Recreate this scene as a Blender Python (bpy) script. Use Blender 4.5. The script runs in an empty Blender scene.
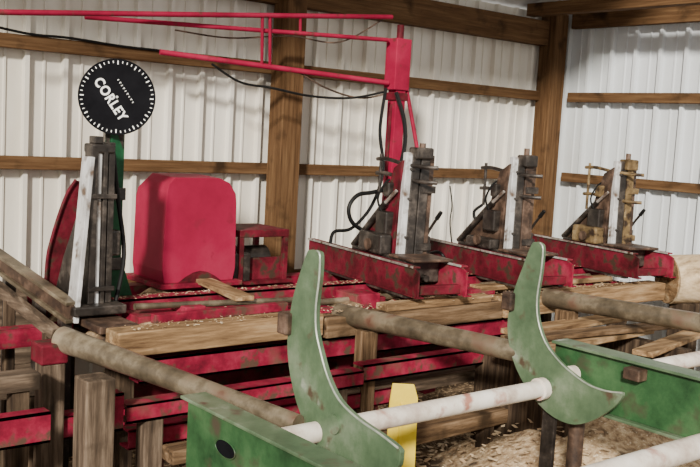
import bpy, bmesh, math, random
from mathutils import Vector, Matrix, noise
random.seed(7)
C = bpy.context.scene.collection
V = Vector
# ------------------------------------------------------------------ camera
H = 2.0; F = 955.0; CXp, CYp = 350.0, 233.5
yaw = math.radians(50.7); rho = math.radians(3.2); pit = math.radians(5.98)
fh = V((math.cos(yaw), math.sin(yaw), 0)); rt = V((math.sin(yaw), -math.cos(yaw), 0)); zz = V((0, 0, 1))
fw = fh*math.cos(pit) - zz*math.sin(pit); up = fh*math.sin(pit) + zz*math.cos(pit)
r2 = rt*math.cos(rho) + up*math.sin(rho); u2 = -rt*math.sin(rho) + up*math.cos(rho)
cam = bpy.data.objects.new('camera', bpy.data.cameras.new('camera'))
C.objects.link(cam)
cam.data.lens = F/700*36; cam.data.sensor_width = 36
M4 = Matrix((r2, u2, -fw)).transposed().to_4x4(); M4.translation = V((0, 0, H))
cam.matrix_world = M4
bpy.context.scene.camera = cam
def ray(px, py): return r2*((px-CXp)/F) - u2*((py-CYp)/F) + fw
def onZ(px, py, z): d = ray(px, py); return V((0,0,H)) + d*((z-H)/d.z)
def onX(px, py, x): d = ray(px, py); return V((0,0,H)) + d*(x/d.x)
def onY(px, py, y): d = ray(px, py); return V((0,0,H)) + d*(y/d.y)

# ------------------------------------------------------------------ materials
def mat(name, cols, scale=6, rough=.6, metal=0, bump=.2, stretch=(1,1,1), speck=None, detail=8, stops=None, spec=.25, dirt=None):
    m = bpy.data.materials.new(name); m.use_nodes = True
    nt = m.node_tree; N = nt.nodes; L = nt.links
    b = N['Principled BSDF']; b.inputs['Roughness'].default_value = rough; b.inputs['Metallic'].default_value = metal
    b.inputs['Specular IOR Level'].default_value = spec
    tc = N.new('ShaderNodeTexCoord'); mp = N.new('ShaderNodeMapping'); mp.inputs['Scale'].default_value = stretch
    L.new(tc.outputs['Object'], mp.inputs['Vector'])
    n = N.new('ShaderNodeTexNoise'); n.inputs['Scale'].default_value = scale; n.inputs['Detail'].default_value = detail
    n.inputs['Roughness'].default_value = .65
    L.new(mp.outputs[0], n.inputs['Vector'])
    r = N.new('ShaderNodeValToRGB'); e = r.color_ramp.elements
    k = len(cols); st = stops or [0.34 + .34*i/(k-1) for i in range(k)]
    e[0].position = st[0]; e[0].color = (*cols[0], 1); e[1].position = st[-1]; e[1].color = (*cols[-1], 1)
    for i in range(1, k-1):
        q = e.new(st[i]); q.color = (*cols[i], 1)
    L.new(n.outputs['Fac'], r.inputs[0]); out = r.outputs[0]
    for sp in [s for s in (speck, dirt) if s]:
        n2 = N.new('ShaderNodeTexNoise'); n2.inputs['Scale'].default_value = sp[1]; n2.inputs['Detail'].default_value = 6
        L.new(tc.outputs['Object'], n2.inputs['Vector'])
        r3 = N.new('ShaderNodeValToRGB'); r3.color_ramp.elements[0].position = sp[2]; r3.color_ramp.elements[1].position = sp[2]+(sp[3] if len(sp) > 3 else .1)
        r3.color_ramp.elements[0].color = (0,0,0,1); r3.color_ramp.elements[1].color = (1,1,1,1)
        L.new(n2.outputs['Fac'], r3.inputs[0])
        mx = N.new('ShaderNodeMix'); mx.data_type = 'RGBA'
        L.new(r3.outputs[0], mx.inputs['Factor']); L.new(out, mx.inputs['A']); mx.inputs['B'].default_value = (*sp[0], 1)
        out = mx.outputs['Result']
    L.new(out, b.inputs['Base Color'])
    if bump:
        bp = N.new('ShaderNodeBump'); bp.inputs['Strength'].default_value = bump; bp.inputs['Distance'].default_value = .02
        L.new(n.outputs['Fac'], bp.inputs['Height']); L.new(bp.outputs[0], b.inputs['Normal'])
    return m
RED = mat('red_paint', [(.08,.006,.014),(.22,.010,.032),(.34,.035,.07)], 6, .65, 0, .15, speck=((.09,.05,.035), 13, .55), dirt=((.15,.075,.055), 4, .57, .18), spec=.15)
REDC = mat('column_red_paint', [(.19,.005,.025),(.28,.008,.04),(.35,.02,.06)], 3, .6, 0, .05, speck=((.14,.03,.03), 16, .60), spec=.15)
REDH = mat('red_hood_paint', [(.23,.007,.032),(.29,.010,.045),(.34,.026,.066)], 1.6, .6, 0, .0, speck=((.22,.012,.035), 10, .62), spec=.15)
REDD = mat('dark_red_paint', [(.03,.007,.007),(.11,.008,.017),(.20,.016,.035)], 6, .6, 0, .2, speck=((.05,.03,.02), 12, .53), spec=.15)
GREEN = mat('green_paint', [(.012,.040,.014),(.03,.088,.031),(.065,.14,.056)], 4, .5, 0, .1, speck=((.06,.05,.032), 7, .58, .14), spec=.3)
GREENL = mat('worn_green_paint', [(.055,.095,.05),(.10,.155,.085),(.19,.24,.16)], 4, .36, .1, .12, speck=((.085,.06,.038), 9, .60, .10), dirt=((.33,.36,.29), 7, .66, .08), spec=.45)
EDGE = mat('worn_pale_edge', [(.20,.24,.18),(.45,.48,.41)], 9, .4, .2, 0, spec=.5)
GREEND = mat('deep_green_paint', [(.003,.018,.007),(.006,.06,.022),(.013,.10,.038)], 5, .5, 0, .1)
STEEL = mat('bare_steel', [(.30,.29,.28),(.62,.62,.62),(.86,.87,.88)], 5, .35, .05, .05, (1,1,.4), speck=((.12,.08,.055), 9, .55, .12), spec=.5)
STEELR = mat('rusty_bright_steel', [(.09,.065,.055),(.28,.24,.21),(.60,.58,.56)], 7, .4, .2, .1, (1,1,.35), speck=((.07,.035,.02), 14, .56), spec=.4)
DARK = mat('dark_iron', [(.009,.007,.006),(.030,.024,.020),(.11,.09,.075)], 9, .40, .2, .2, spec=.5)
RUST = mat('rusty_iron', [(.022,.014,.011),(.075,.045,.030),(.19,.12,.085)], 9, .55, .15, .2, spec=.4)
TANP = mat('tan_yellow_iron', [(.05,.032,.015),(.18,.12,.055),(.38,.28,.15)], 7, .6, .1, .3, speck=((.035,.022,.014), 12, .51))
RUSTP = mat('rusty_pipe', [(.03,.024,.015),(.11,.085,.055),(.30,.25,.17)], 4, .36, .15, .2, (1,1,1), speck=((.10,.04,.025), 8, .57, .2), spec=.45)
WHITEP = mat('worn_white_pipe', [(.45,.35,.29),(.74,.67,.58),(.88,.84,.77)], 5, .35, 0, .06, speck=((.42,.2,.15), 8, .60))
RUBBER = mat('black_rubber', [(.004,.004,.004),(.012,.012,.012)], 8, .5, 0, 0, spec=.2)
YEL = mat('yellow_plastic', [(.65,.46,.03),(.85,.66,.07)], 4, .45, 0, .05)
BLACK = mat('black_dial', [(.003,.003,.004),(.008,.008,.01)], 5, .7, 0, 0, spec=.05)
LETTER = mat('white_lettering', [(.8,.8,.78),(.92,.92,.9)], 5, .5, 0, 0)
def wood(name, cols, ax, scale=3, bump=.4, k=7, speck=None):
    s = [k,k,k]; s[ax] = .6
    return mat(name, cols, scale, .8, 0, bump, s, speck, spec=.15, dirt=(tuple(c*.3 for c in cols[1]), 4, .57, .14))
OLD = [(.035,.020,.011),(.135,.083,.044),(.30,.20,.12)]
WEA = [(.028,.020,.014),(.10,.070,.048),(.23,.17,.12)]
GIR = [(.065,.033,.014),(.11,.058,.026),(.16,.092,.043)]
TAN = [(.09,.05,.025),(.29,.18,.09),(.50,.36,.21)]
DKW = [(.016,.010,.007),(.05,.033,.021),(.13,.09,.058)]
W = {}
for k, cs in (('old', OLD), ('wea', WEA), ('gir', GIR), ('tan', TAN), ('dk', DKW)):
    for a, an in enumerate('xyz'): W[k+an] = wood('wood_%s_%s' % (k, an), cs, a, k=12 if k == 'gir' else 7)
LOGW = mat('debarked_log', [(.26,.18,.10),(.52,.39,.24),(.66,.52,.35)], 4, .8, 0, .3, (.5,4,4))
SAW = mat('sawdust', [(.20,.125,.07),(.48,.34,.20),(.74,.59,.39)], 22, .95, 0, .8, speck=((.80,.68,.5), 60, .6), dirt=((.08,.055,.035), 5, .57, .1))
SAWD = mat('grimy_sawdust', [(.09,.055,.032),(.30,.205,.12),(.54,.40,.25)], 16, .95, 0, .8, speck=((.14,.025,.03), 5, .60), dirt=((.04,.027,.018), 6, .57, .1))
CHIP = mat('wood_chips', [(.35,.22,.12),(.6,.45,.28),(.8,.66,.46)], 3, .9, 0, .1)
DIRT = mat('dirt_floor', [(.03,.02,.013),(.11,.073,.046),(.30,.21,.125)], 7, .95, 0, .8, speck=((.46,.33,.2), 35, .54), spec=.1)
WALL = mat('painted_sheet_metal', [(.60,.555,.47),(.71,.675,.60),(.75,.725,.67)], .8, .4, 0, 0, (1,1,.35), dirt=((.57,.49,.38), 1.1, .57, .3))
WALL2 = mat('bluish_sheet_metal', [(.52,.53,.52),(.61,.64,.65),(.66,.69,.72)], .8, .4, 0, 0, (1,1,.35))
ROOF = mat('roof_sheet_metal', [(.5,.5,.48),(.7,.7,.7)], 2, .4, 0, .02)

# ------------------------------------------------------------------ mesh helpers
class MB:
    def __init__(s): s.bm = bmesh.new()
    def box(s, c, d, R=None):
        g = bmesh.ops.create_cube(s.bm, size=1)['verts']
        m = Matrix.Diagonal((*d, 1)); m = (Matrix.Translation(V(c)) @ (R.to_4x4() if R else Matrix.Identity(4)) @ m)
        bmesh.ops.transform(s.bm, matrix=m, verts=g); return s
    def b2(s, x0, x1, y0, y1, z0, z1): return s.box(((x0+x1)/2, (y0+y1)/2, (z0+z1)/2), (abs(x1-x0), abs(y1-y0), abs(z1-z0)))
    def beam(s, p0, p1, w, h, upv=(0,0,1)):
        p0 = V(p0); p1 = V(p1); d = (p1-p0); l = d.length; d.normalize()
        sd = d.cross(V(upv)).normalized(); u = sd.cross(d)
        return s.box((p0+p1)/2, (l, w, h), Matrix((d, sd, u)).transposed())
    def cyl(s, p0, p1, r, rb=None, seg=20):
        p0 = V(p0); p1 = V(p1); d = p1-p0
        g = bmesh.ops.create_cone(s.bm, cap_ends=True, segments=seg, radius1=r, radius2=r if rb is None else rb, depth=d.length)['verts']
        m = Matrix.Translation((p0+p1)/2) @ d.to_track_quat('Z', 'Y').to_matrix().to_4x4()
        bmesh.ops.transform(s.bm, matrix=m, verts=g); return s
    def prism(s, pts, vec):
        vec = V(vec); a = [s.bm.verts.new(V(p)) for p in pts]; b = [s.bm.verts.new(V(p)+vec) for p in pts]
        s.bm.faces.new(a); s.bm.faces.new(b[::-1]); n = len(pts)
        for i in range(n): s.bm.faces.new((a[i], b[i], b[(i+1) % n], a[(i+1) % n]))
        return s
    def tube(s, pts, r, seg=8, sub=8, taper=None):
        P = [V(p) for p in pts]
        if len(P) > 2 and sub > 1:
            Q = []
            for i in range(len(P)-1):
                a = P[max(i-1, 0)]; b = P[i]; c = P[i+1]; d = P[min(i+2, len(P)-1)]
                for k in range(sub):
                    t = k/sub
                    Q.append(.5*((2*b)+(c-a)*t+(2*a-5*b+4*c-d)*t*t+(3*b-a-3*c+d)*t**3))
            Q.append(P[-1]); P = Q
        rings = []; nrm = None
        for i, p in enumerate(P):
            t = (P[min(i+1, len(P)-1)]-P[max(i-1, 0)]).normalized()
            if nrm is None: nrm = t.orthogonal().normalized()
            nrm = (nrm - t*nrm.dot(t)).normalized(); bn = t.cross(nrm)
            rings.append([s.bm.verts.new(p+(nrm*math.cos(2*math.pi*j/seg)+bn*math.sin(2*math.pi*j/seg))*r) for j in range(seg)])
        for i in range(len(rings)-1):
            for j in range(seg): s.bm.faces.new((rings[i][j], rings[i][(j+1) % seg], rings[i+1][(j+1) % seg], rings[i+1][j]))
        s.bm.faces.new(rings[0][::-1]); s.bm.faces.new(rings[-1]); return s
    def build(s, name, m, parent=None, bev=0, smooth=False):
        bm = s.bm; bmesh.ops.recalc_face_normals(bm, faces=bm.faces)
        if parent is not None: org = V(parent['_o'])
        else:
            xs = [v.co for v in bm.verts]
            org = V(((min(v.x for v in xs)+max(v.x for v in xs))/2, (min(v.y for v in xs)+max(v.y for v in xs))/2, min(v.z for v in xs)))
        bmesh.ops.translate(bm, vec=-org, verts=bm.verts)
        me = bpy.data.meshes.new(name); bm.to_mesh(me); bm.free(); me.materials.append(m)
        o = bpy.data.objects.new(name, me); C.objects.link(o)
        if parent is not None: o.parent = parent
        else: o.location = org
        o['_o'] = tuple(org)
        if smooth:
            for p in me.polygons: p.use_smooth = True
            md = o.modifiers.new('split', 'EDGE_SPLIT'); md.split_angle = math.radians(40)
        if bev:
            md = o.modifiers.new('bevel', 'BEVEL'); md.width = bev; md.segments = 2; md.limit_method = 'ANGLE'
        return o
def tag(o, label, cat, group=None, kind=None):
    o['label'] = label; o['category'] = cat
    if group: o['group'] = group
    if kind: o['kind'] = kind
    return o
def T(name, label, cat, loc, group=None):
    o = bpy.data.objects.new(name, None); C.objects.link(o); o.location = loc; o['_o'] = tuple(loc)
    o.empty_display_size = .1
    return tag(o, label, cat, group)
def S(o, label=None):
    o['kind'] = 'structure'
    if label: o['label'] = label
    return o

# ------------------------------------------------------------------ setting
WY = 6.49; WX = 7.9
def corr(L, z0, z1, along, off, sgn):
    mb = MB(); prof = []; u = L[0]; per = .27
    while u < L[1]:
        prof += [(u, 0), (u+.006, .046), (u+.036, .046), (u+.042, 0), (u+.140, 0), (u+.145, .012), (u+.158, .012), (u+.163, 0)]
        u += per
    vs = []
    for (a, d) in prof:
        if along == 'x': p = (a, off + sgn*d)
        else: p = (off + sgn*d, a)
        vs.append((mb.bm.verts.new((p[0], p[1], z0)), mb.bm.verts.new((p[0], p[1], z1))))
    for i in range(len(vs)-1): mb.bm.faces.new((vs[i][0], vs[i+1][0], vs[i+1][1], vs[i][1]))
    return mb
S(corr((-.6, WX), 0, 3.32, 'x', WY, -1).build('wall_back', WALL), 'cream white ribbed sheet metal wall behind the machinery')
S(corr((.6, WY), 0, 3.4, 'y', WX, -1).build('wall_right', WALL2), 'bluish white ribbed sheet metal wall at right of the corner post')
S(MB().prism([(-.6,WY+.05,3.32),(WX+.05,WY+.05,3.32),(WX+.05,3.6,4.4),(-.6,3.6,4.4)], (0,0,.03)).build('ceiling', ROOF), 'pale sheet metal roof underside')
fm = MB(); nx, ny = 90, 80; gv = []
for i in range(nx+1):
    row = []
    for j in range(ny+1):
        x = -5 + (WX+5.1)*i/nx; y = -5 + (WY+5.1)*j/ny
        row.append(fm.bm.verts.new((x, y, .05*noise.noise(V((x*1.5, y*1.5, 0))) - .03)))
    gv.append(row)
for i in range(nx):
    for j in range(ny): fm.bm.faces.new((gv[i][j], gv[i+1][j], gv[i+1][j+1], gv[i][j+1]))
S(fm.build('floor', DIRT, None, 0, True), 'dirt floor strewn with sawdust')
tn = [0]
def trim(mb, m, label, bev=.006):
    tn[0] += 1; o = mb.build('trim_%d' % tn[0], m, None, bev); S(o, label); return o
gy0, gy1 = WY-.10, WY-.047
trim(MB().b2(-.6, 7.60, gy0, gy1, 1.635, 1.725), W['girx'], 'lower wooden girt along the back wall')
trim(MB().b2(-.6, 7.60, gy0, gy1, 2.435, 2.53), W['girx'], 'upper wooden girt along the back wall')
trim(MB().b2(-.6, 7.60, gy0, gy1, .75, .84), W['girx'], 'low wooden girt along the back wall')
trim(MB().b2(-.6, 7.85, gy0-.06, gy1, 2.98, 3.22), W['girx'], 'wooden header beam at top of the back wall')
gx0, gx1 = WX-.10, WX-.047
trim(MB().b2(gx0, gx1, .6, 6.2, 1.635, 1.725), W['giry'], 'lower wooden girt along the right wall')
trim(MB().b2(gx0, gx1, .6, 6.2, 2.435, 2.53), W['giry'], 'upper wooden girt along the right wall')
trim(MB().b2(gx0-.02, gx1, .6, 6.2, 3.16, 3.34), W['giry'], 'wooden header beam at top of the right wall')
pc = onY(284, 150, 6.3)
trim(MB().b2(pc.x-.10, pc.x+.09, 6.20, gy0-.001, -.05, 3.4), W['girz'], 'square wooden wall post behind the red pipes')
trim(MB().b2(7.60, 7.80, 6.25, 6.44, -.05, 3.3), W['girz'], 'square wooden corner post')
trim(MB().b2(7.30, 7.42, 3.6, 6.38, 3.24, 3.36), W['giry'], 'wooden rafter overhead by the corner')

# ------------------------------------------------------------------ carriage frame
DZ = .96
cf = T('sawmill_carriage', 'long red steel and timber sawmill carriage frame carrying the upright head blocks', 'carriage frame', (4.2, 4.9, 0))
MB().b2(2.1, 3.40, 4.35, 4.5, .81, .94).build('front_timber', W['tanx'], cf, .008)
MB().b2(3.42, 4.95, 4.34, 4.5, .79, .91).build('front_timber', W['oldx'], cf, .008)
MB().b2(3.9, 4.85, 4.36, 4.47, .911, .955).build('top_plank', W['tanx'], cf, .006)
MB().b2(4.97, 6.9, 4.33, 4.5, .79, .93).build('front_timber', W['tanx'], cf, .008)
def channel(x0, x1, y, z0, z1, w=.09, t=.012):
    m = MB(); m.b2(x0, x1, y, y+t, z0, z1).b2(x0, x1, y, y+w, z1-t, z1).b2(x0, x1, y, y+w, z0, z0+t); return m
channel(2.05, 6.9, 4.93, .86, .99, .12).build('red_channel', RED, cf)
channel(2.05, 6.9, 5.45, .86, .97, .12).build('red_channel', RED, cf)
channel(2.25, 5.4, 4.40, .65, .775, .12).build('lower_red_beam', RED, cf)
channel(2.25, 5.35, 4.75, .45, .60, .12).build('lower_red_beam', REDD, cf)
for x in (2.3, 2.95, 3.6, 4.3, 5.0, 5.8, 6.6):
    MB().b2(x-.07, x+.07, 4.5, 5.6, .80, .915).build('cross_member', RED, cf, .004)
for x in (2.25, 3.75, 5.3, 6.7):
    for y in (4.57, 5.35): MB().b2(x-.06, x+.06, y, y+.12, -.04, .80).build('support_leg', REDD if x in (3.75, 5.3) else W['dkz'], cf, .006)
MB().b2(2.08, 2.30, 4.52, 4.92, .90, .94).build('end_plate', RUST, cf, .006)
MB().b2(2.1, 6.8, 4.52, 5.45, .775, .798).build('dirty_deck', W['dkx'], cf, .002)
for (x0,x1,y,z0,z1) in ((2.35,2.62,4.62,.86,.95),(3.3,3.55,4.58,.86,.93),(2.62,2.75,4.60,.86,.99),(3.85,4.05,4.6,.86,.98),(4.9,5.15,4.6,.86,.95),(6.1,6.3,4.6,.86,.97)):
    MB().b2(x0,x1,y,y+.22,z0,z1).build('red_bracket', RED, cf, .006)
for (p0,p1,w_,h_,m_) in (((2.4,4.8,.90),(3.1,4.74,.92),.10,.03,W['weax']),((3.0,4.58,.85),(3.7,4.62,.87),.09,.04,RED),((3.45,4.85,.9),(4.1,4.62,.93),.06,.05,REDD),
        ((2.5,5.10,.90),(3.6,5.25,.92),.12,.04,RED),((3.7,5.1,.90),(4.1,5.3,.92),.10,.05,REDD),((5.2,4.8,.90),(6.0,4.72,.93),.08,.05,RED),((2.4,4.56,.95),(3.3,4.60,.95),.05,.05,RED)):
    MB().beam(p0,p1,w_,h_).build('wedged_piece', m_, cf, .004)
for (p0,p1,r_) in (((2.35,4.68,1.0),(3.4,4.66,.97),.018),((3.5,4.7,.93),(4.9,4.66,.95),.020),((5.1,4.7,.96),(6.4,4.72,.96),.018)):
    MB().cyl(p0,p1,r_).build('rod', RUSTP, cf, 0, True)
def heap(x0,x1,y0,y1,z,h,seed):
    m = MB(); n1 = 60; n2 = 24; g = []
    for i in range(n1+1):
        row = []
        for j in range(n2+1):
            x = x0+(x1-x0)*i/n1; y = y0+(y1-y0)*j/n2
            e = min(i, n1-i, 4)/4*min(j, n2-j, 4)/4
            row.append(m.bm.verts.new((x,y,z+e*(h+h*.9*noise.noise(V((x*3,y*3,seed)))+.015*noise.noise(V((x*15,y*15,seed)))))))
        g.append(row)
    for i in range(n1):
        for j in range(n2): m.bm.faces.new((g[i][j],g[i+1][j],g[i+1][j+1],g[i][j+1]))
    o = m.build('sawdust_heap', SAWD, cf, 0, True); o['kind'] = 'stuff'
heap(2.1,4.0,4.52,4.92,.798,.10,3); heap(4.1,6.7,4.52,4.92,.798,.10,5); heap(2.1,3.5,5.03,5.44,.798,.11,7)
def loose(name, p0, p1, w, h, m, label, cat, grp=None):
    return tag(MB().beam(p0, p1, w, h).build(name, W[m], None, .005), label, cat, grp)
loose('board',(3.02,4.62,1.01),(3.16,5.42,1.005),.12,.03,'tany','pale sawn board lying across the frame in front of the red hood','board','loose boards')
loose('board',(5.0,4.66,.95),(6.5,4.62,.95),.12,.035,'tanx','long pale board lying along the timber between second and third head blocks','board','loose boards')
tag(channel(2.0, 3.45, 4.02, .58, .67, .10).build('track_beam', RED), 'low red steel track beam left of the nearest curved hook', 'beam', 'red track beams')
tag(channel(3.5, 5.3, 4.08, .58, .68, .10).build('track_beam', RED), 'low red track beam between the two curved hooks', 'beam', 'red track beams')
tag(channel(1.15, 1.62, 4.0, .56, .70, .08).build('track_beam', RED), 'red steel beam stub at bottom left, left of the thick post', 'beam', 'red track beams')
tag(channel(1.86, 1.97, 4.0, .56, .74, .08).build('track_beam', RED), 'short red beam stub just right of the thick post', 'beam', 'red track beams')

# ------------------------------------------------------------------ headblocks
def headblock(X, Y, label, v=0, rot=-9):
    t = T('head_block', label, 'head block', (X, Y, DZ), 'head blocks on the carriage')
    def b(x0,x1,y0,y1,z0,z1): return MB().b2(X+x0, X+x1, Y+y0, Y+y1, DZ+z0, DZ+z1)
    def P(x,y,z): return V((X+x, Y+y, DZ+z))
    mk = (DARK, DARK, TANP)[v]; mr = (REDD, RUST, RUST)[v]
    for s in (-.27, .10):
        m = MB(); ye = Y+.74 if s > 0 else Y+.98
        x_ = X+s
        m.prism([(x_,Y-.56,DZ+.04),(x_,ye,DZ+.04),(x_,ye,DZ+.215),(x_,Y-.50,DZ+.215),(x_,Y-.56,DZ+.19)],(.012,0,0))
        m.b2(x_-.008,x_+.05,Y-.50,ye,DZ+.215,DZ+.226).b2(x_-.008,x_+.05,Y-.56,ye,DZ+.03,DZ+.04)
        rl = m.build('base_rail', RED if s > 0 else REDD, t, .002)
        MB().b2(x_-.012,x_-.004,Y-.50,ye,DZ+.216,DZ+.230).build('steel_edge', STEELR, rl, .001)
        MB().b2(x_+.012,x_+.045,Y-.46,ye-.02,DZ+.04,DZ+.19).build('rail_filler', REDD, t, .002)
        MB().b2(x_-.0,x_+.045,Y-.42,ye-.05,DZ+.01,DZ+.03).build('shoe', DARK, t, .002)
    b(-.25,.14,-.50,-.45,.04,.10).build('front_stop', REDD, t, .006)
    b(-.19,.09,-.26,.46,.08,.24).build('slide_block', DARK, t, .01)
    b(-.20,.12,-.38,-.07,.232,.25).build('foot_plate', RUST, t, .006)
    MB().cyl(P(-.06,-.34,.12), P(-.06,.7,.12), .022).build('feed_screw', DARK, t, 0, True)
    for s in (-.115, .045):
        MB().prism([P(s,.02,.22),P(s,.52,.22),P(s,.50,.30),P(s,.36,.38),P(s+.02,.20,.58),P(s+.04,.13,.82),P(s+.04,.02,.88)], (.028,0,0)).build('knee_gusset', mr, t, .003)
    MB().beam(P(-.04,.09,.25), P(.0,.09,.74), .11, .09, (0,1,0)).build('knee_web', mk, t, .004)
    pl = MB().beam(P(-.105,-.08,.06), P(-.015,.03,.93), .075, .044, (0,1,0)).build('face_plate', STEEL, t, .004)
    for z in (.36,.62,.82): MB().cyl(P(-.11+.107*z,-.135+.115*z,z), P(-.11+.107*z,-.085+.115*z,z), .010, seg=8).build('bolt', DARK, pl)
    MB().beam(P(-.065,-.10,.05), P(.025,.01,.93), .06, .030, (0,1,0)).build('slide_guide', DARK, t, .003)
    MB().beam(P(-.030,-.085,.05), P(.06,.02,.93), .06, .018, (0,1,0)).build('wear_strip', STEEL, t, .003)
    MB().beam(P(.005,-.09,.04), P(.10,.02,.95), .07, .055, (0,1,0)).build('upright', (DARK, RUST, TANP)[v], t, .005)
    MB().beam(P(.05,-.07,.10), P(.145,.04,.92), .09, .035, (0,1,0)).build('side_bar', RUST, t, .004)
    for (z,w_) in ((.27,.05),(.66,.05)):
        b(-.02+.1*z,.10+.1*z,-.125+.115*z,-.09+.115*z,z,z+w_).build('cross_clamp', mk, t, .005)
    hd = b(.0,.14,-.04,.07,.89,.97) if v == 0 else b(.02,.14,-.05,.06,.86,.95)
    h = hd.build('dog_head', mk, t, .012)
    MB().cyl(P(.08,.02,.95), P(.08,.02,1.0), .022, seg=6).build('nut', RUST, h)
    MB().cyl(P(.03,.10,.46), P(-.13,.10,.46), .035, seg=14).build('cross_shaft', mk, t, 0, True)
    b(-.16,-.07,.06,.20,.36,.52).build('valve_block', DARK, t, .014)
    b(-.13,-.06,.10,.17,.62,.72).build('pawl_box', mk, t, .014)
    MB().tube([P(-.14,.14,.50),P(-.17,.16,.60),P(-.14,.14,.70),P(-.10,.13,.74)], .008, 6, 5).build('short_hose', RUBBER, t, 0, True)
    z1, z2 = ((.74,.84), (.64,.80), (.60,.83))[v]
    for z in (z1, z2):
        MB().tube([P(-.06,.38,z+.03),P(-.06,.24,z+.035),P(-.03,.05,z+.01),P(.03,-.10,z),P(.09,-.17,z)], .014, 8, 6).build('dog_bar', mk, t, 0, True)
    MB().cyl(P(-.06,.33,z1-.10), P(-.06,.33,z2+.07), .012, seg=10).build('link_pin', mk, t, 0, True)
    cy_ = MB().cyl(P(-.15,.50,.24), P(-.13,.12,.58), .022, seg=16).build('hydraulic_cylinder', DARK, t, 0, True)
    MB().cyl(P(-.13,.12,.58), P(-.11,.02,.67), .012, seg=12).build('rod', STEELR, cy_, 0, True)
    lv = MB().tube([P(.13,.05,.26),P(.15,-.02,.40),P(.16,-.10,.50)], .010, 8, 5).build('lever', DARK, t, 0, True)
    MB().cyl(P(.16,-.09,.49), P(.165,-.13,.54), .016, .014, 10).build('grip', RUBBER, lv, 0, True)
    bx = b(-.23,-.13,.0,.30,.23,.37 if v != 1 else .31).build('gear_box', DARK if v < 2 else TANP, t, .015)
    MB().cyl(P(-.235,.14,.29), P(-.25,.14,.29), .04, seg=16).build('cap', RUST, bx, 0, True)
    b(.10,.17,-.02,.24,.23,.36).build('side_bracket', DARK, t, .01)
    t.rotation_euler = (0, 0, math.radians(rot))
    return t
HB = ['first head block, with silver face plate, in front of the tall red pipe column',
      'middle head block, rust-brown knee and upright, between the red column and corner post',
      'farthest right head block, tan-yellow and rusty, near the cut log']
HBx = [onY(408, 250, 4.8).x, onY(513, 250, 4.8).x, onY(615, 250, 4.8).x]
for i in range(3): headblock(HBx[i], 4.8, HB[i], i, (-10,-10,-12)[i])

# end upright (left)
ex, ey = onY(92, 300, 4.85).x, 4.85
t = T('end_head_block', 'tall dark and silver end upright standing beneath the round dial at left', 'head block', (ex, ey, DZ))
b = lambda x0,x1,y0,y1,z0,z1: MB().b2(ex+x0, ex+x1, ey+y0, ey+y1, DZ+z0, DZ+z1)
b(-.16,.14,-.14,.5,0,.05).build('base_plate', DARK, t, .008)
pl = MB().beam((ex-.135,ey-.06,DZ-.04),(ex-.055,ey-.03,DZ+.84), .025, .115, (0,1,0)).build('face_plate', STEEL, t, .004)
b(-.055,-.015,-.07,.02,.05,.90).build('upright', DARK, t, .005)
b(-.010,.012,-.055,.0,.05,.88).build('slide_rod', STEEL, t, .002)
b(.016,.040,-.07,.02,.05,.90).build('upright', DARK, t, .004)
b(.048,.085,-.06,.04,.05,.92).build('upright', DARK, t, .005)
b(-.05,.08,-.07,.05,.86,.91).build('top_block', DARK, t, .01)
b(-.03,.02,-.05,.03,.91,.95).build('top_stub', DARK, t, .006)
for z in (.12,.62): b(-.06,.09,-.085,-.065,z,z+.025).build('clamp_bar', DARK, t, .003)
MB().prism([(ex-.02,ey+.06,DZ+.05),(ex-.02,ey+.46,DZ+.05),(ex-.02,ey+.36,DZ+.25),(ex-.02,ey+.12,DZ+.6),(ex-.02,ey+.04,DZ+.8)], (.03,0,0)).build('knee_gusset', DARK, t, .003)
MB().beam((ex+.10,ey+.12,DZ+.05),(ex+.10,ey+.08,DZ+.80),.05,.03,(0,1,0)).build('back_bar', DARK, t, .003)
b(.085,.15,-.02,.06,.30,.44).build('valve_box', DARK, t, .01)
MB().tube([(ex+.13,ey-.02,DZ+.05),(ex+.19,ey+.02,DZ+.30),(ex+.16,ey+.05,DZ+.60),(ex+.11,ey+.03,DZ+.88)], .013, 8, 6).build('hose', RUBBER, t, 0, True)
t = T('curved_guard', 'curved dark red guard behind the end upright at far left', 'guard', onY(60,290,5.35))
GP = [onY(px,py,5.35) for px,py in ((76,180),(82,182),(80,240),(74,318),(44,318),(47,262),(52,238),(60,212),(68,192))]
MB().prism(GP,(0,.02,0)).build('plate', REDD, t, .004)
MB().tube([onY(px,py,5.34) for px,py in ((76,180),(68,192),(60,212),(52,238),(47,262),(44,316))], .010, 8, 5).build('edge_pipe', REDD, t, 0, True)

gx = onY(115, 200, 5.05).x; gy = 5.05
dc = onY(117, 97, 4.98)
t = T('dial_stand', 'round black dial with white lettering on a dark green post at left', 'dial', (gx, gy, DZ))
MB().b2(gx-.04, gx+.04, gy-.02, gy+.07, DZ, 1.93).build('post', GREEND, t, .004)
MB().b2(gx-.08, gx+.08, gy-.06, gy+.1, DZ-.01, DZ+.015).build('foot', GREEND, t, .004)
MB().b2(gx-.055, gx+.05, gy-.035, gy-.02, 1.55, 1.62).build('clamp_plate', DARK, t, .004)
MB().b2(gx-.055, gx+.05, gy-.035, gy-.02, 1.15, 1.22).build('clamp_plate', DARK, t, .004)
MB().prism([(gx+.04,gy,DZ+.02),(gx+.13,gy,DZ+.02),(gx+.04,gy,DZ+.28)],(0,.015,0)).build('foot_gusset', GREEND, t, .002)
nrm = V((-dc.x, -dc.y, 0)).normalized(); rr = V((0,0,1)).cross(nrm).normalized()
MB().beam((gx, gy+.02, 1.75), (dc.x+.0, dc.y+.03, dc.z+.02), .10, .015, nrm).build('bracket', DARK, t, .003)
R0 = .21
dk = MB().cyl(dc-nrm*.008, dc+nrm*.008, R0, seg=64).build('dial_face', BLACK, t, .002)
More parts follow.
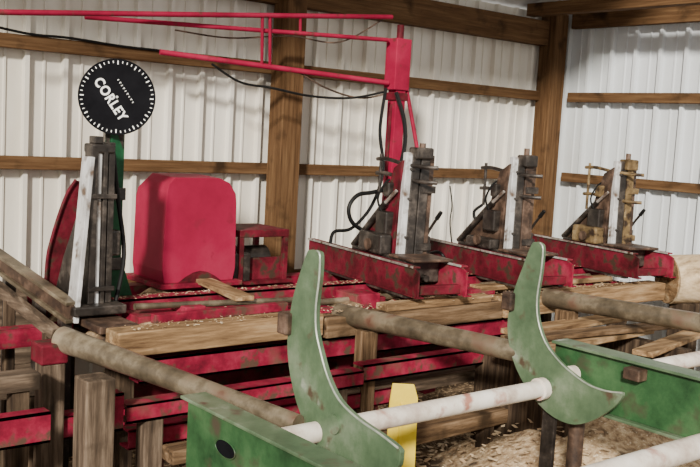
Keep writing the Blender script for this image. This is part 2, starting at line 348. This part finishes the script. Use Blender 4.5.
MB().cyl(dc+nrm*.009, dc+nrm*.018, .007, seg=10).build('hub_bolt', STEEL, dk)
tk = MB()
def dl(a, r): return dc + nrm*.011 + rr*(math.cos(a)*r) + V((0,0,1))*(math.sin(a)*r)
for i in range(48):
    a = 2*math.pi*i/48
    tk.beam(dl(a, R0*(.885 if i % 4 else .85)), dl(a, R0*.945), .0045 if i % 4 else .0065, .002, nrm)
tk.build('rim_marks', LETTER, dk)
MB().cyl(dc-nrm*.03, dc-nrm*.008, .06, seg=24).build('back_plate', DARK, dk, 0, True)
def text(s, size, off, ang, name, w=.02, sx_=1):
    cu = bpy.data.curves.new(name, 'FONT'); cu.body = s; cu.size = size; cu.align_x = 'CENTER'; cu.align_y = 'CENTER'; cu.extrude = .001; cu.offset = size*w; cu.space_character = 1.14
    o = bpy.data.objects.new(name, cu); C.objects.link(o)
    bpy.context.view_layer.update()
    me = bpy.data.meshes.new_from_object(o.evaluated_get(bpy.context.evaluated_depsgraph_get()))
    bpy.data.objects.remove(o)
    ca, sa = math.cos(ang), math.sin(ang); zv = V((0,0,1))
    M = Matrix((rr*ca+zv*sa, -rr*sa+zv*ca, nrm)).transposed().to_4x4(); M.translation = dc + nrm*.011 + rr*off[0] + zv*off[1] - V(dk['_o'])
    me.transform(M @ Matrix.Diagonal((sx_,1,1,1))); me.materials.clear(); me.materials.append(LETTER)
    q = bpy.data.objects.new(name, me); C.objects.link(q); q.parent = dk; return q
TA = math.radians(-55)
text('CORLEY', .074, (-.035,-.015), TA, 'lettering', .03, .86)
m = MB(); ca = math.cos(TA); sa = math.sin(TA)
q = rr*ca+V((0,0,1))*sa; q2 = -rr*sa+V((0,0,1))*ca
for i in range(9):
    p = dc + nrm*.011 + rr*.045 + V((0,0,1))*.035 + q*((i-4)*.018)
    m.beam(p-q2*.005, p+q2*.005, .004, .002, nrm)
    if i % 2: m.beam(p-q*.004+q2*.004, p+q*.006+q2*.004, .003, .002, nrm)
m.build('small_marks', LETTER, dk)

# ------------------------------------------------------------------ saw hood
p0 = onZ(163, 284, 1.0); hy = p0.y; hx0 = p0.x; hx1 = onY(234, 280, hy).x
t = T('saw_hood', 'faded red sheet metal saw hood with softened angled shoulders standing on the frame', 'hood', ((hx0+hx1)/2, hy+.25, .97))
zt = onY(200, 178, hy).z; w = hx1-hx0
def hp(fx, fz, y): return V((hx0+fx*w, y, 1.0+fz*(zt-1.0)))
shape = ((.02,0),(-.01,.12),(.01,.86),(.035,.94),(.11,1.0),(.74,1.0),(.88,.955),(.975,.85),(.99,.76),(1.01,.12),(.98,0))
m = MB(); rings = []
for (y, dz) in ((hy,.0),(hy+.30,.015),(hy+.42,-.08)):
    rings.append([m.bm.verts.new(hp(fx, fz+(dz if fz > .5 else 0), y)) for fx, fz in shape])
n = len(shape)
for i in range(2):
    for j in range(n): m.bm.faces.new((rings[i][j], rings[i][(j+1)%n], rings[i+1][(j+1)%n], rings[i+1][j]))
m.bm.faces.new(rings[0]); m.bm.faces.new(rings[-1][::-1])
m.build('cover', REDH, t, .004, False)
MB().b2(hx0-.04, hx1+.04, hy-.04, hy+.48, .97, 1.0).build('base_flange', RED, t, .003)
MB().prism([(hx0+w*f, hy-.008, 1.0+.07*math.sin(math.pi*(f-.2)/.6)+.002) for f in (.2,.3,.4,.5,.6,.7,.8)], (0,.006,0)).build('painted_arc_shadow', REDD, t)  # darker red arc painting the shadow along the hood's lower front

sx = onY(240, 240, 5.35).x; sx1 = onY(289, 240, 5.35).x; st = onY(262, 230, 5.35).z
t = T('motor_stand', 'small red stand with a dark motor beneath its top, right of the red hood', 'stand', ((sx+sx1)/2, 5.5, .97))
MB().b2(sx, sx1, 5.35, 5.75, st-.05, st).build('top', REDD, t, .005)
for x in (sx+.02, sx1-.02):
    for y in (5.37, 5.73): MB().b2(x-.018, x+.018, y-.018, y+.018, .965, st-.05).build('leg', REDD, t, .003)
mo = MB().cyl(((sx+sx1)/2-.13, 5.54, 1.09), ((sx+sx1)/2+.12, 5.54, 1.09), .10, seg=24).build('motor', DARK, t, .008, True)
MB().cyl(((sx+sx1)/2-.17, 5.54, 1.09), ((sx+sx1)/2-.13, 5.54, 1.09), .07, seg=24).build('pulley', RUST, mo, .003, True)
MB().b2(sx-.04,sx1+.04,5.33,5.78,.95,.97).build('base_plate', REDD, t)
MB().b2(sx-.03,sx+.10,5.36,5.48,.97,1.16).build('switch_box', DARK, t, .008)
MB().b2(sx+.12,sx1,5.40,5.43,.97,1.12).build('guard_plate', REDD, t, .004)

# ------------------------------------------------------------------ column and boom
cb = onY(388, 240, 5.72); cx, cy = cb.x, 5.72
t = T('pipe_column', 'tall red steel column with long overhead pipe boom, behind the first head block', 'column', (cx, cy, 0))
ctop = onY(392, 38, cy).z
MB().b2(cx-.05, cx+.05, cy-.05, cy+.05, 0, ctop-.02).build('column', REDC, t, .005)
MB().b2(cx-.085, cx+.07, cy-.065, cy+.065, ctop-.40, ctop).build('sleeve', REDC, t, .006)
MB().b2(cx-.065, cx+.065, cy-.06, cy+.06, ctop-.48, ctop-.42).build('collar', REDD, t, .004)
MB().cyl((cx,cy,ctop), (cx,cy,ctop+.11), .028).build('stub', REDD, t, 0, True)
MB().b2(cx-.14, cx+.14, cy-.14, cy+.14, 0, .03).build('base_plate', REDD, t, .004)
MB().cyl((cx+.08,cy-.03,ctop-.40), (cx+.19,cy-.20,1.55), .016, seg=10).build('brace', REDC, t, 0, True)
MB().cyl((cx-.08,cy,1.25), (cx-.05,cy-.0,2.25), .014, seg=8).build('guide_rod', REDD, t, 0, True)
A1 = onY(388,40,cy); A0 = onY(85,17,6.05)
B1 = onY(392,17,cy); B0 = onY(-20,12,5.98)
K1 = onY(388,83,cy); K0 = onY(160,52,6.1)
for (a, c, r) in ((A0,A1,.016),(B0,B1,.018),(K0,K1,.020)):
    MB().cyl(a, c, r, seg=12).build('boom_pipe', REDC, t, 0, True)
def lerp(a, c, f): return a+(c-a)*f
def project(p):
    d = V(p)-V((0,0,H)); k = d.dot(fw); return (CXp+F*d.dot(r2)/k, CYp-F*d.dot(u2)/k)
def at_px(a, c, px):
    best = min((abs(project(lerp(a,c,i/400))[0]-px), i) for i in range(401)); return lerp(a,c,best[1]/400)
for px in (262, 270):
    a = at_px(B0,B1,px); c = at_px(K0,K1,px)
    MB().cyl(a, c, .012, seg=10).build('hanger', REDC, t, 0, True)
a = at_px(B0,B1,300); c = at_px(A0,A1,300)
MB().cyl(a, c, .011, seg=10).build('hanger', REDC, t, 0, True)
def hose(pts, r, label, m=RUBBER, name='hose', cat='hose', grp='hoses and cables'):
    return tag(MB().tube(pts, r, 8, 8).build(name, m, None, 0, True), label, cat, grp)
hose([onY(396,92,5.6),onY(404,120,5.55),onY(404,150,5.5),onY(392,185,5.45),onY(374,192,5.4),onY(358,195,5.4),onY(349,207,5.4),onY(352,222,5.4),onY(366,232,5.4),onY(384,240,5.35)], .016, 'black hydraulic hose looping out left of the first head block')
hose([onY(386,88,5.6),onY(380,130,5.6),onY(383,170,5.55),onY(372,205,5.5),onY(352,228,5.5),onY(334,232,5.5),onY(330,246,5.5)], .013, 'black hose hanging straight down beside the red column')
hose([onY(212,64,5.95),onY(240,82,5.95),onY(272,88,5.9),onY(310,96,5.85),onY(350,98,5.8),onY(384,92,5.7)], .009, 'thin black cable sagging from the pipe boom to the column', name='cable', cat='cable')
hose([onY(-15,24,6.37),onY(30,34,6.38),onY(70,38,6.38),onY(120,46,6.38),onY(170,52,6.38),onY(230,62,6.38)], .009, 'dark cable running along the upper girt at left', name='cable', cat='cable')
hose([onY(296,70,5.9),onY(320,85,5.85),onY(345,95,5.8),onY(365,98,5.78),onY(385,94,5.7)], .007, 'thin brown cable drooping between wall post and red column', RUST, 'cable', 'cable')
hose([onY(175,30,6.05),onY(230,38,6.0),onY(290,36,5.95),onY(340,42,5.8),onY(385,18,5.75)], .006, 'thin brown line slung under the top boom pipe', RUST, 'cable', 'cable')
hose([onY(450,186,6.36),onY(452,205,6.36),onY(450,225,6.36),onY(454,262,6.3)], .006, 'thin cord hanging on back wall between first and middle head blocks', name='cord', cat='cord')
hose([onY(410,262,5.1),onY(438,252,5.3),onY(452,268,5.2),onY(470,262,5.3),onY(492,268,5.1)], .013, 'black hose lying between first and middle head blocks')
hose([onY(482,205,5.3),onY(474,212,5.25),onY(478,222,5.2),onY(496,226,5.1),onY(508,240,5.0)], .012, 'black hose stub curling left of the middle head block')

# ------------------------------------------------------------------ log deck
def pipebeam(p0, p1, r, label, rb=None):
    o = MB().cyl(p0, p1, r, rb, 28).build('round_beam', RUSTP, None, .006, True)
    return tag(o, label, 'round beam', 'round deck beams')
RZ = .91; RR = .064
AX1, AX2 = 2.33, 3.78
a0 = onZ(62,339,RZ); a1 = onZ(298,424,.80)
b0 = onZ(338,313,RZ); b1 = onZ(524,353,RZ)
c0 = onZ(545,297,RZ); c1 = onZ(712,325,RZ)
pipebeam(a0,a1,RR,'rusty round beam sloping in from the left edge to the nearest curved hook',.040)
pipebeam(b0,b1,RR*.95,'rusty round beam running to the second curved hook',.054)
pipebeam(c0,c1,RR,'rusty round beam farthest right, leaving the right edge of frame')
def post(x, y, z1, w, label, m='oldz', z0=-.04):
    return tag(MB().b2(x-w/2, x+w/2, y-w/2, y+w/2, z0, z1).build('timber_post', W[m], None, .008), label, 'post', 'timber posts under the log deck')
pp = onZ(95,380,.83); post(pp.x, pp.y, RZ-RR, .14, 'thick weathered timber post under the left round beam', 'weaz')
pq = lerp(b0,b1,.18); post(pq.x, pq.y, RZ-RR, .10, 'timber post under start of the middle round beam')
pr = lerp(c0,c1,.15); post(pr.x, pr.y, RZ-RR, .12, 'timber post under the right round beam')
SZ = .78; SY = onZ(400,416,SZ).y
def gbeam(X, yb, yf, z0, z1, label, holes, rec=.0):
    t = T('green_beam', label, 'beam', (X, (yb+yf)/2, z0), 'green deck beams')
    xw = X+rec
    MB().b2(xw, xw+.014, yf, yb, z0, z1).build('side_plate', GREEN, t, .003)
    MB().b2(X-.004, X+.12, yf, yb, z1, z1+.014).b2(X-.004, X+.12, yf, yb, z0-.014, z0).build('flange', GREENL, t, .003)
    MB().b2(X+.106, X+.12, yf, yb, z0, z1).build('back_plate', GREEN, t)
    for h in holes:
        el = [(xw-.003, h.y+.075*math.cos(a*.2618), h.z+.036*math.sin(a*.2618)) for a in range(24)]
        MB().prism(el,(.005,0,0)).build('hole', BLACK, t)
        MB().tube([(xw-.004,p[1]*1.0,p[2]) for p in el+el[:1]],.003,6,1).build('hole_rim', GREEN, t, 0, True)
    MB().cyl((X+.06,yb-.15,-.04),(X+.06,yb-.15,z0), .04).build('leg', RUST, t, 0, True)
    MB().cyl((X+.06,yf+.15,-.04),(X+.06,yf+.15,z0), .04).build('leg', RUST, t, 0, True)
    return t
GX1 = 1.98
g1 = onX(181,396,GX1)
gbeam(GX1, g1.y, 1.75, .48, g1.z-.01, 'green steel channel beam with an oval hole at bottom left, left of nearest curved hook', [onX(226,449,GX1+.035)], .035)
GX2 = AX2+.07
g2 = onX(552,341,GX2)
gbeam(GX2, g2.y, 1.75, g2.z-.29, g2.z-.01, 'wide green steel deck beam right of the second curved hook', [], .03)
def hook(X, outer, label, lug, boss, edge):
    Y0 = onX(*boss, X)
    t = T('log_loader_hook', label, 'loader hook', (X, Y0.y, Y0.z), 'curved green log loader hooks')
    pts = [onX(px,py,X) for (px,py) in outer]
    n = len(pts); Q = []
    for i in range(n):
        a = pts[i-1]; bb = pts[i]; c = pts[(i+1)%n]; d = pts[(i+2)%n]
        for k in range(3):
            tt = k/3; Q.append(.5*((2*bb)+(c-a)*tt+(2*a-5*bb+4*c-d)*tt*tt+(3*bb-a-3*c+d)*tt**3))
    hpz = MB().prism(Q, (.024,0,0)).build('hook_plate', GREENL, t, .003)
    MB().tube([onX(px,py,X-.001) for px,py in edge], .0045, 6, 3).build('worn_edge', EDGE, hpz, 0, True)
    l = onX(*lug, X)
    MB().b2(X-.03, X+.05, l.y-.02, l.y+.05, l.z-.05, l.z+.045).build('lug', RUST, t, .01)
    MB().cyl((X-.012,Y0.y,Y0.z),(X+.055,Y0.y,Y0.z), .040, seg=24).build('boss', GREENL, t, .004, True)
    MB().b2(X+.03,X+.055,Y0.y-.04,Y0.y+.04,-.04,Y0.z-.03).build('bearing_leg', DARK, t, .004)
    return t
O1 = [(307,252),(311,250),(317,251),(320,256),(319,280),(316,305),(316,330),(321,354),(328,378),(339,400),(357,418),(380,434),(398,448),(400,456),(396,470),(376,482),(346,468),(318,446),(300,414),(290,376),(287,342),(291,305),(299,275)]
hook(AX1, O1, 'nearest curved green loader hook, pointed at top, in front of the frame', (289,323), (335,424), O1[2:13])
O2 = [(531,245),(535,242),(540,243),(543,249),(541,272),(537,298),(538,320),(545,342),(558,360),(573,374),(589,385),(606,391),(622,393),(617,404),(603,415),(586,423),(568,424),(546,412),(526,388),(512,358),(507,326),(512,296),(522,268)]
hook(AX2, O2, 'second curved green loader hook, farther away with a pointed toe, middle right', (512,301), (547,386), O2[2:13])
t = T('white_shaft', 'long worn white pipe shaft linking the two curved hooks', 'pipe', (3.0, SY, SZ), 'white pipe shafts')
MB().cyl((AX1-.16,SY,SZ),(5.6,SY,SZ), .044, seg=28).build('pipe', WHITEP, t, .003, True)
for x in (AX1+.07, AX2-.06): MB().cyl((x,SY,SZ),(x+.04,SY,SZ), .056, seg=24).build('collar', WHITEP, t, .004, True)
bx_ = onX(572,374,AX2+.05)
tag(MB().cyl((AX2+.024,bx_.y,bx_.z),(AX2+.066,bx_.y,bx_.z), .042, seg=24).build('pivot_pin', WHITEP, None, .006, True), 'pale round pivot pin on the foot of the second curved hook', 'pin')
q1 = onZ(700,446,SZ)
t = T('white_shaft', 'worn white pipe shaft crossing the bottom right corner', 'pipe', (3.6, q1.y, SZ), 'white pipe shafts')
MB().cyl((2.3,q1.y,SZ),(GX2,q1.y,SZ), .05, seg=28).build('pipe', WHITEP, t, .003, True)
MB().cyl((GX2-.05,q1.y,SZ),(GX2,q1.y,SZ), .062, seg=24).build('collar', STEEL, t, .004, True)
br = onX(632,374,GX2-.03)
tag(MB().b2(GX2-.04, GX2+.03, br.y-.045, br.y+.045, br.z-.03, br.z+.025).build('bracket', RUST, None, .006), 'rusty square bracket bolted on the right green beam', 'bracket')

# ------------------------------------------------------------------ left side rail and timbers
t = T('side_rail', 'long low rusty rail running from far left back beside the end upright', 'rail', onY(40,290,5.0))
U0 = onY(-14,244,5.7); U1 = onY(72,304,4.75)
MB().beam(U0, U1, .07, .02).build('top_flange', RUSTP, t, .003)
MB().beam(U0+V((-.0,0,-.05)), U1+V((-.0,0,-.05)), .025, .08).build('web', RUST, t, .002)
MB().beam(U0+V((0,0,-.095)), U1+V((0,0,-.095)), .07, .02).build('bottom_flange', RUSTP, t, .003)
for f in (.3,.65,.93):
    p = lerp(U0,U1,f); MB().b2(p.x-.03,p.x+.03,p.y-.03,p.y+.03,-.04,p.z-.10).build('leg', DARK, t, .003)
t = T('low_side_rail', 'narrow weathered timber rail below the rusty rail at far left', 'rail', onY(30,320,4.9))
U0 = onY(-14,278,5.3); U1 = onY(56,334,4.62)
MB().beam(U0, U1, .05, .06).build('beam', W['weay'], t, .004)
for f in (.35,.9):
    p = lerp(U0,U1,f); MB().b2(p.x-.025,p.x+.025,p.y-.025,p.y+.025,-.04,p.z-.02).build('leg', W['dkz'], t, .003)
ebx = onY(50,350,4.5).x
t = T('end_post', 'dark post with small red cap block left of the round beam end', 'post', (ebx,4.48,0))
MB().b2(ebx-.06,ebx+.05,4.42,4.54,-.03,.80).build('shaft', W['weaz'], t, .008)
MB().b2(ebx-.08,ebx+.06,4.41,4.55,.80,.90).build('cap_block', REDD, t, .01)
def timber(p0, p1, w, h, m, label, sup=True):
    t = T('timber', label, 'timber', (V(p0)+V(p1))/2)
    MB().beam(p0, p1, w, h).build('beam', W[m] if isinstance(m, str) else m, t, .008)
    for f in (.12,.88):
        p = lerp(V(p0),V(p1),f); MB().b2(p.x-.04,p.x+.04,p.y-.04,p.y+.04,-.04,p.z-h/2).build('prop', W['dkz'], t, .004)
timber((.95,4.28,.78),(1.66,4.28,.78), .12, .08, 'weax', 'weathered timber lying level under the left round beam')
timber((1.0,4.75,.62),(1.95,4.75,.62), .12, .10, 'weax', 'brown timber lying low at left edge behind the thick post')
timber((1.0,3.72,.40),(1.7,3.75,.40), .12, .14, 'weax', 'brown timber low at the bottom left edge, in front of the red beam')
timber((2.15,3.9,.44),(3.2,3.86,.44), .12, .07, 'oldx', 'brown plank lying low in front of the red track beam, left of nearest hook')
timber((3.45,4.26,.46),(5.2,4.3,.46), .12, .08, 'weax', 'brown timber low beneath the front timber between the curved hooks')
timber((3.3,3.85,.30),(4.5,3.9,.30), .12, .09, 'oldx', 'brown timber low behind the yellow guard')
def rbeam(x0,x1,y,z0,z1,label):
    t = T('low_red_rail', label, 'rail', ((x0+x1)/2,y,0), 'low red rails under the frame')
    channel(x0,x1,y,z0,z1,.10).build('rail', RED, t, .002)
    for f in (.1,.9):
        x = x0+(x1-x0)*f; MB().b2(x-.03,x+.03,y+.02,y+.08,-.04,z0).build('leg', REDD, t, .003)
rbeam(1.0,2.1,4.90,.78,.88,'low red rail at far left behind the rusty side rail')
rbeam(1.2,2.2,4.45,.40,.52,'low red rail near the floor behind the thick post')
rbeam(2.1,3.9,4.20,.38,.48,'lowest red rail beneath the front timber, behind the nearest hook')
for k,(z,ln) in enumerate(((.12,'lowest'),(.36,'second from the floor'),(.60,'third from the floor'),(.84,'topmost'))):
    tag(MB().b2(.6+.05*(k%2),2.35,5.75,5.95,z-.14,z+.10).build('sleeper', W['weax'], None, .012), 'brown sleeper stacked at far left against the wall, %s' % ln, 'timber', 'stacked sleepers')
for (x,y,z1,w,l) in ((1.3,4.06,.56,.12,'short timber post under left end of the red beam stub'),(3.3,4.08,.58,.10,'short timber post under middle of red track beam'),(4.9,4.12,.58,.12,'short timber post under right end of red track beam'),
        (2.15,4.08,.58,.10,'short timber post under left end of red track beam')):
    post(x,y,z1,w,l,'weaz')
yc = onY(405,384,3.45)
t = T('yellow_guard', 'yellow flat guard sheet standing behind the white pipe', 'guard', (yc.x, 3.45, 0))
m = MB(); wv = rt*.068
pts = [yc-wv*.85, yc+wv*.7, yc+wv*1.05+V((0,0,-.07)), yc+wv*1.25+V((0,0,-.9)), yc-wv*1.1+V((0,0,-.9)), yc-wv+V((0,0,-.10))]
for p in pts:
    if p.z < .2: p.z = -.03
m.prism(pts, V((0,.01,0))).build('sheet', YEL, t, .003)
MB().prism([yc-wv*.3+V((0,-.012,-.1)), yc-wv*.1+V((0,-.012,-.1)), yc-wv*.1+V((0,-.012,-.7)), yc-wv*.3+V((0,-.012,-.7))], V((0,.014,0))).build('crease', YEL, t, .002)

# ------------------------------------------------------------------ right: cut log, slabs
lg = onY(660,285,4.35)
t = T('cut_log', 'large pale debarked log with sawn end cut off by the right edge', 'log', (lg.x, lg.y, .8))
LR = .20; lz = onY(672,279,4.35).z
MB().cyl((lg.x+.1,4.35,lz),(lg.x+.80,4.0,lz+.03), LR, LR*1.05, 36).build('trunk', LOGW, t, 0, True)
MB().cyl((lg.x+.095,4.353,lz),(lg.x+.102,4.349,lz), LR*.97, seg=36).build('sawn_end', W['tany'], t)
MB().b2(lg.x+.15,lg.x+.30,4.15,4.35,-.04,lz-LR+.02).build('bunk', W['dkz'], t, .01)
MB().b2(lg.x+.55,lg.x+.70,3.98,4.18,-.04,lz-LR+.02).build('bunk', W['dkz'], t, .01)
s0 = onY(694,262,4.7); s1 = onY(699,206,4.9)
tag(MB().beam(s0+V((0,0,-.3)), s1, .16, .05, (0,1,0)).build('leaning_slab', W['dkz'], None, .006), 'dark slab leaning upright behind the pale log at right edge', 'slab')
for i,(x0,y0,z,x1,y1,w_,lab) in enumerate([(4.7,4.05,.77,6.4,4.1,.16,'rough pale slab under the right round beam, farther of the slabs'),
        (4.3,3.75,.73,5.9,3.85,.18,'rough pale slab behind the second hook, nearest of the slabs'),
        (5.3,3.45,.70,6.6,3.75,.14,'short pale slab crossing under the right round beam'),
        (4.5,3.9,.775,6.0,3.72,.12,'narrow slab lying slantwise over the other slabs')]):
    tag(MB().beam((x0,y0,z),(x1,y1,z), w_, .035).build('slab', W['tanx' if i != 3 else 'oldx'], None, .006), lab, 'slab', 'rough slabs by the right round beam')
for x in (4.55, 5.75): tag(MB().b2(x-.05,x+.05,3.4,4.15,-.04,.69).build('crib_block', W['dkz'], None, .008), 'dark crib block under the pale slabs, %s' % ('nearer the second hook' if x < 5 else 'nearer the right wall'), 'block', 'crib blocks')

# ------------------------------------------------------------------ sawdust
def mound(cx_, cy_, rx, ry, h, label):
    m = MB(); n = 40; g = []
    for i in range(n+1):
        row = []
        for j in range(n+1):
            u = -1+2*i/n; v = -1+2*j/n; d = math.sqrt(u*u+v*v)
            x = cx_+u*rx; y = cy_+v*ry
            z = h*max(0, math.cos(min(d,1)*math.pi/2))**1.3 - .05 + .05*noise.noise(V((x*4,y*4,1))) + .02*noise.noise(V((x*14,y*14,2)))
            row.append(m.bm.verts.new((x,y,z)))
        g.append(row)
    for i in range(n):
        for j in range(n): m.bm.faces.new((g[i][j],g[i+1][j],g[i+1][j+1],g[i][j+1]))
    return tag(m.build('sawdust_pile', SAW, None, 0, True), label, 'sawdust', None, 'stuff')
mound(5.0,3.4,1.5,1.0,.42,'pale sawdust and chips heaped on the floor at lower right')
mound(2.85,4.0,.6,.8,.34,'sawdust heaped below the red track beam in the middle')
m = MB()
def chip(p, s):
    a = random.random()*6.28; d = V((math.cos(a),math.sin(a),random.uniform(-.3,.3)))*s; e = V((-math.sin(a),math.cos(a),random.uniform(-.3,.3)))*s*.45
    p = V(p); m.bm.faces.new([m.bm.verts.new(q) for q in (p-d-e,p+d-e,p+d+e,p-d+e)])
for i in range(2200):
    x = random.uniform(2.4,6.8); y = random.uniform(2.3,4.3); u=(x-5)/1.5; v=(y-3.4)/1.0; dd = math.sqrt(u*u+v*v)
    z = .42*max(0,math.cos(min(dd,1)*math.pi/2))**1.3
    chip((x,y,max(0,z)+random.uniform(-.02,.03)), random.uniform(.01,.028))
tag(m.build('wood_chips', CHIP), 'pale wood chips scattered over the floor', 'wood chips', None, 'stuff')
m = MB()
for i in range(700): chip((random.uniform(2.2,6.8), random.uniform(4.35,4.5), .945), random.uniform(.004,.010))
for i in range(2200): chip((random.uniform(2.2,6.8), random.uniform(4.55,5.4), random.uniform(.88,.92)), random.uniform(.005,.012))
for i in range(900): chip((random.uniform(2.2,6.8), random.uniform(4.93,5.04), .994), random.uniform(.004,.009))
m.build('sawdust', CHIP, cf)['kind'] = 'stuff'

# ------------------------------------------------------------------ light
wd = bpy.data.worlds.new('world'); bpy.context.scene.world = wd; wd.use_nodes = True
bg = wd.node_tree.nodes['Background']; bg.inputs[0].default_value = (1,.96,.90,1); bg.inputs[1].default_value = .92
def sun(d, e, ang, col):
    l = bpy.data.lights.new('sun','SUN'); l.energy = e; l.angle = math.radians(ang); l.color = col
    o = bpy.data.objects.new('sun', l); C.objects.link(o); o.rotation_euler = V(d).to_track_quat('-Z','Y').to_euler(); return o
sun((.68,.58,-.40), 6.8, 5, (1,.94,.84))
